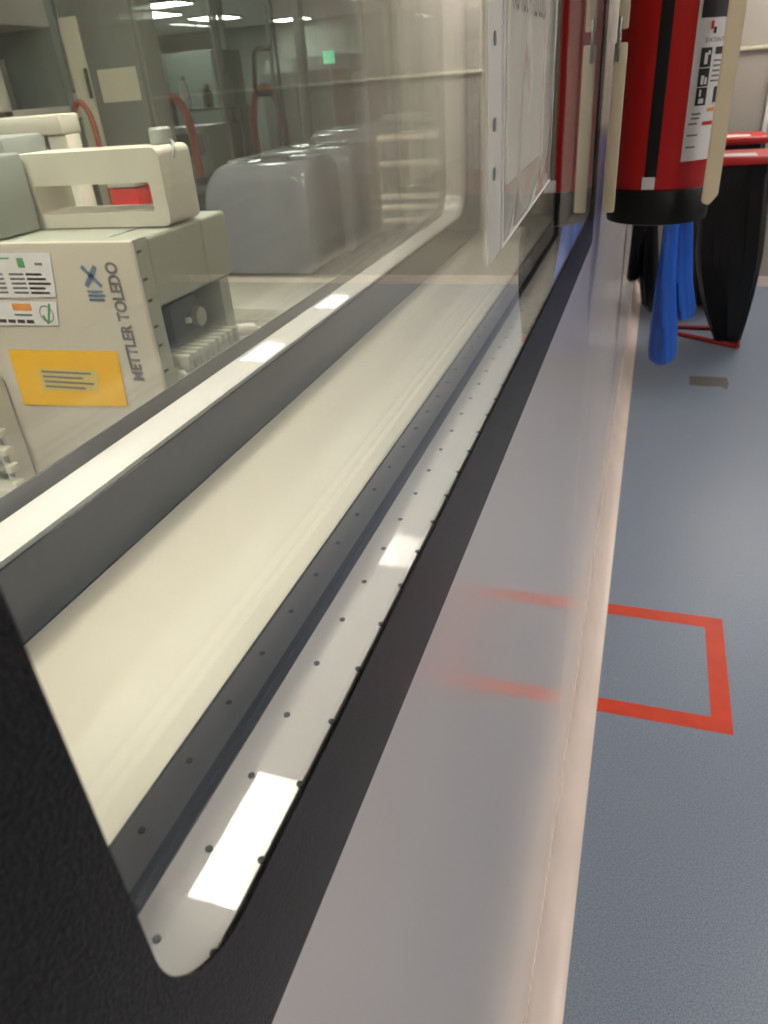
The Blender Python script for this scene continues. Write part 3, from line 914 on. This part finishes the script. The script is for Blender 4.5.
# --- tall cabinet with cream door and grey door
t = thing('tall_cabinet', 'tall cabinet with a narrow cream door and a grey door', 'cabinet', (-2.15, 3.2, 0))
B('carcass', (-2.40, 3.03, 0), (-2.03, 3.16, 2.3), 'cab_grey', t, bevel=0.004)
d1 = B('door', (-2.385, 3.0, 0.06), (-2.295, 3.029, 1.912), 'cab_cream', t, bevel=0.003)
B('handle', (-2.307, 2.985, 1.62), (-2.297, 3.0, 1.73), 'slot', d1, bevel=0.002)
B('door', (-2.29, 3.0, 0.06), (-2.04, 3.029, 2.28), 'cab_grey', t, bevel=0.003)
B('notice', (-2.25, 2.998, 1.60), (-2.06, 3.0, 1.72), 'cab_cream', t)
# --- shelf unit at the left
t = thing('shelf_unit', 'beige shelf unit with a white shelf and boxes in the laboratory', 'shelf', (-3.0, 2.9, 0))
B('back_panel', (-3.6, 3.16, 0), (-2.56, 3.2, 2.3), 'cab_green', t)
B('upper_cabinet', (-3.6, 2.75, 1.90), (-2.56, 3.16, 2.3), 'white_wall', t, bevel=0.004)
B('shelf_board', (-3.6, 2.75, 1.575), (-2.56, 3.16, 1.60), 'dev_white', t, bevel=0.003)
B('side_post', (-2.60, 2.75, 0), (-2.56, 2.80, 2.3), 'dev_white', t, bevel=0.003)
B('lower_cabinet', (-3.6, 2.75, 0.0), (-2.62, 3.16, 1.2), 'white_wall', t, bevel=0.004)
tag(B('storage_box', (-3.1, 2.80, 1.201), (-2.68, 3.1, 1.50), 'dev_body', None, bevel=0.02), 'pale storage box under the white shelf of the beige shelf unit', 'box')
tag(B('storage_box', (-3.0, 2.85, 1.601), (-2.80, 3.1, 1.80), 'cab_grey', None, bevel=0.006), 'grey storage box on the white shelf of the beige shelf unit', 'box')

# --- glass enclosure with a dark pull handle
t = thing('glass_enclosure', 'glass-doored enclosure with a dark pull handle on a pale base', 'enclosure', (-2.4, 5.0, 0))
B('base', (-2.70, 4.8, 0), (-1.7, 5.6, 1.18), 'mid_eq', t, bevel=0.006)
B('base_top', (-2.72, 4.78, 1.18), (-1.68, 5.62, 1.215), 'dev_white', t, bevel=0.004)
for x in (-2.70, -1.72):
    for y in (4.80, 5.58):
        B('corner_post', (x, y, 1.215), (x + 0.02, y + 0.02, 2.25), 'alu', t)
dr = B('glass_door', (-2.66, 4.79, 1.217), (-2.275, 4.796, 2.24), 'glass', t)
B('door_edge', (-2.275, 4.786, 1.217), (-2.262, 4.80, 2.24), 'dark_eq', t)
T('pull_handle', [(-2.30, 4.786, 1.82), (-2.36, 4.75, 1.825), (-2.395, 4.745, 1.80), (-2.42, 4.745, 1.62), (-2.40, 4.75, 1.585), (-2.33, 4.786, 1.58)], 0.014, 'slot', t, 8)
B('fixed_pane', (-2.26, 4.79, 1.217), (-1.72, 4.796, 2.24), 'glass', t)
B('enclosure_roof', (-2.72, 4.78, 2.25), (-1.68, 5.62, 2.28), 'alu', t)

# --- clutter of dark equipment deeper in the room
def instrument(x0, x1, y0, y1, z0, z1, mat, label, panel_mat='slot'):
    t = thing('bench_instrument', label, 'instrument', ((x0 + x1) / 2, (y0 + y1) / 2, z0))
    B('body', (x0, y0, z0), (x1, y1, z1), mat, t, bevel=0.012)
    w, h = x1 - x0, z1 - z0
    B('front_panel', (x0 + w * 0.12, y0 - 0.006, z0 + h * 0.5), (x1 - w * 0.12, y0 + 0.002, z1 - h * 0.12), panel_mat, t, bevel=0.002)
    for k in range(3):
        B('button', (x0 + w * (0.2 + 0.22 * k), y0 - 0.01, z0 + h * 0.22), (x0 + w * (0.3 + 0.22 * k), y0 + 0.002, z0 + h * 0.34), 'label_white', t, bevel=0.002)
    return t
t = thing('island_bench', 'long dark island bench carrying equipment deep in the laboratory', 'bench', (-4.5, 5.5, 0))
B('worktop', (-5.6, 4.9, 1.0), (-2.9, 6.1, 1.05), 'mid_eq', t, bevel=0.006)
B('base_cabinet', (-5.5, 5.0, 0), (-3.0, 6.0, 1.0), 'cab_green', t)
instrument(-3.45, -3.02, 5.1, 5.6, 1.05, 1.42, 'mid_eq', 'grey green instrument with white buttons on the dark island bench')
instrument(-3.95, -3.55, 5.1, 5.6, 1.05, 1.62, 'dark_eq', 'tall dark instrument on the dark island bench', 'mid_eq')
instrument(-4.55, -4.05, 5.1, 5.6, 1.05, 1.36, 'cab_green', 'low green grey instrument on the dark island bench')
instrument(-5.4, -4.75, 5.1, 5.7, 1.05, 1.55, 'mid_eq', 'wide grey instrument at the end of the island bench')
def arch(x, y, z, w, h, label):
    ah = min(h * 0.5, w * 1.3)
    pts = [(x - w / 2, y, z)] + [(x - w / 2 * math.cos(math.pi * k / 10), y, z + h - ah + ah * math.sin(math.pi * k / 10)) for k in range(11)] + [(x + w / 2, y, z)]
    t = thing('supply_hose', label, 'hose', (x, y, z))
    T('hose_loop', pts, 0.012 if w < 0.2 else 0.03, 'hose', t, 10)
    for s in (-1, 1):
        bm = bmesh.new(); lathe(bm, [(0.04, z), (0.04, z + 0.05), (0.03, z + 0.055)], (x + s * w / 2, y), 14)
        obj('fitting', bm, MT['steel'], t, smooth=True)
arch(-3.20, 5.0, 1.05, 0.24, 0.56, 'reddish hose loop rising in front of the grey green instrument')
arch(-2.86, 5.75, 1.05, 0.26, 0.58, 'reddish hose loop at the end of the island bench')
arch(-2.30, 2.90, 0.0, 0.10, 1.61, 'reddish hose arching beside the tall cream and grey cabinet')
# raised steel shelf behind the island's instruments, with a row of bottles on it
t = thing('raised_shelf', 'raised grey steel shelf standing on the island bench', 'shelf', (-3.9, 5.8, 1.05))
for x in (-4.7, -3.93, -3.16):
    B('post', (x, 5.80, 1.05), (x + 0.03, 5.83, 1.50), 'alu', t)
B('shelf_board', (-4.72, 5.68, 1.50), (-3.10, 5.95, 1.52), 'mid_eq', t)
rb = random.Random(11)
for k in range(9):
    x = -4.6 + k * 0.175 + rb.uniform(-0.02, 0.02)
    nm, mt = (('white', 'label_white'), ('grey', 'dev_grey'), ('dark', 'dark_eq'))[(k * 5) % 3]
    zs = 1.52
    h = rb.uniform(0.15, 0.24)
    b = thing('reagent_bottle', '%s reagent bottle in the row on the raised grey steel shelf' % nm, 'bottle', (x, 5.78, zs), 'bottles on the raised shelf')
    bm = bmesh.new(); lathe(bm, [(0.036, zs), (0.04, zs + 0.01), (0.04, zs + h * 0.65), (0.018, zs + h * 0.82), (0.018, zs + h * 0.88)], (x, 5.78), 16)
    obj('flask', bm, MT[mt], b, smooth=True)
    bm = bmesh.new(); lathe(bm, [(0.022, zs + h * 0.88), (0.022, zs + h)], (x, 5.78), 14)
    obj('cap', bm, MT['cab_grey'], b, smooth=True)
# aluminium framed glass partitions crossing the room
def partition(y, x0, x1, n, label):
    t = thing('glass_partition', label, 'partition', ((x0 + x1) / 2, y, 0))
    for k in range(n + 1):
        x = x0 + (x1 - x0) * k / n
        B('post', (x - 0.03, y, 0), (x + 0.03, y + 0.05, CEIL - 0.001), 'alu', t)
    for k in range(n):
        xa = x0 + (x1 - x0) * k / n + 0.03
        xb = x0 + (x1 - x0) * (k + 1) / n - 0.03
        B('pane', (xa, y + 0.02, 0.9), (xb, y + 0.026, CEIL - 0.06), 'glass', t)
        B('lower_panel', (xa, y + 0.01, 0.0), (xb, y + 0.035, 0.9), 'cab_green', t)
        B('rail', (xa, y, CEIL - 0.06), (xb, y + 0.05, CEIL - 0.001), 'alu', t)
partition(6.8, -6.2, -1.4, 6, 'aluminium framed glass partition behind the island bench')
partition(9.6, -9.5, -1.0, 8, 'aluminium framed glass partition far back in the laboratory')
def locker(x0, x1, y0, y1, z1, mat, label):
    t = thing('storage_cabinet', label, 'cabinet', ((x0 + x1) / 2, (y0 + y1) / 2, 0))
    B('carcass', (x0, y0, 0), (x1, y1, z1), mat, t, bevel=0.006)
    xm = (x0 + x1) / 2
    for a, b, hx in ((x0 + 0.01, xm - 0.004, xm - 0.05), (xm + 0.004, x1 - 0.01, xm + 0.03)):
        d = B('door', (a, y0 - 0.018, 0.05), (b, y0 - 0.0005, z1 - 0.02), mat, t, bevel=0.003)
        B('handle', (hx, y0 - 0.04, z1 * 0.5), (hx + 0.02, y0 - 0.018, z1 * 0.5 + 0.16), 'slot', d, bevel=0.003)
locker(-5.4, -4.3, 7.6, 8.2, 2.0, 'cab_green', 'green grey double cabinet between the glass partitions')
locker(-3.9, -3.1, 7.8, 8.4, 1.75, 'mid_eq', 'grey double cabinet between the glass partitions')
locker(-2.8, -1.8, 7.5, 8.1, 1.7, 'cab_grey', 'dark beige double cabinet between the glass partitions')
locker(-7.5, -6.2, 8.6, 9.2, 2.1, 'cab_green', 'tall green grey cabinet deep in the laboratory')
locker(-9.6, -8.2, 11.5, 12.2, 2.0, 'dark_eq', 'dark double cabinet at the laboratory far wall')
locker(-5.8, -4.4, 11.8, 12.4, 2.0, 'mid_eq', 'pale grey double cabinet at the laboratory far wall')
t = thing('status_sign', 'small glowing green sign on a post deep in the laboratory', 'sign', (-3.17, 7.3, 0))
T('sign_post', [(-2.95, 7.35, 0), (-2.95, 7.35, 1.78)], 0.015, 'alu', t, 8)
B('sign_face', (-3.0, 7.32, 1.78), (-2.9, 7.37, 1.88), 'green_emit', t, bevel=0.006)
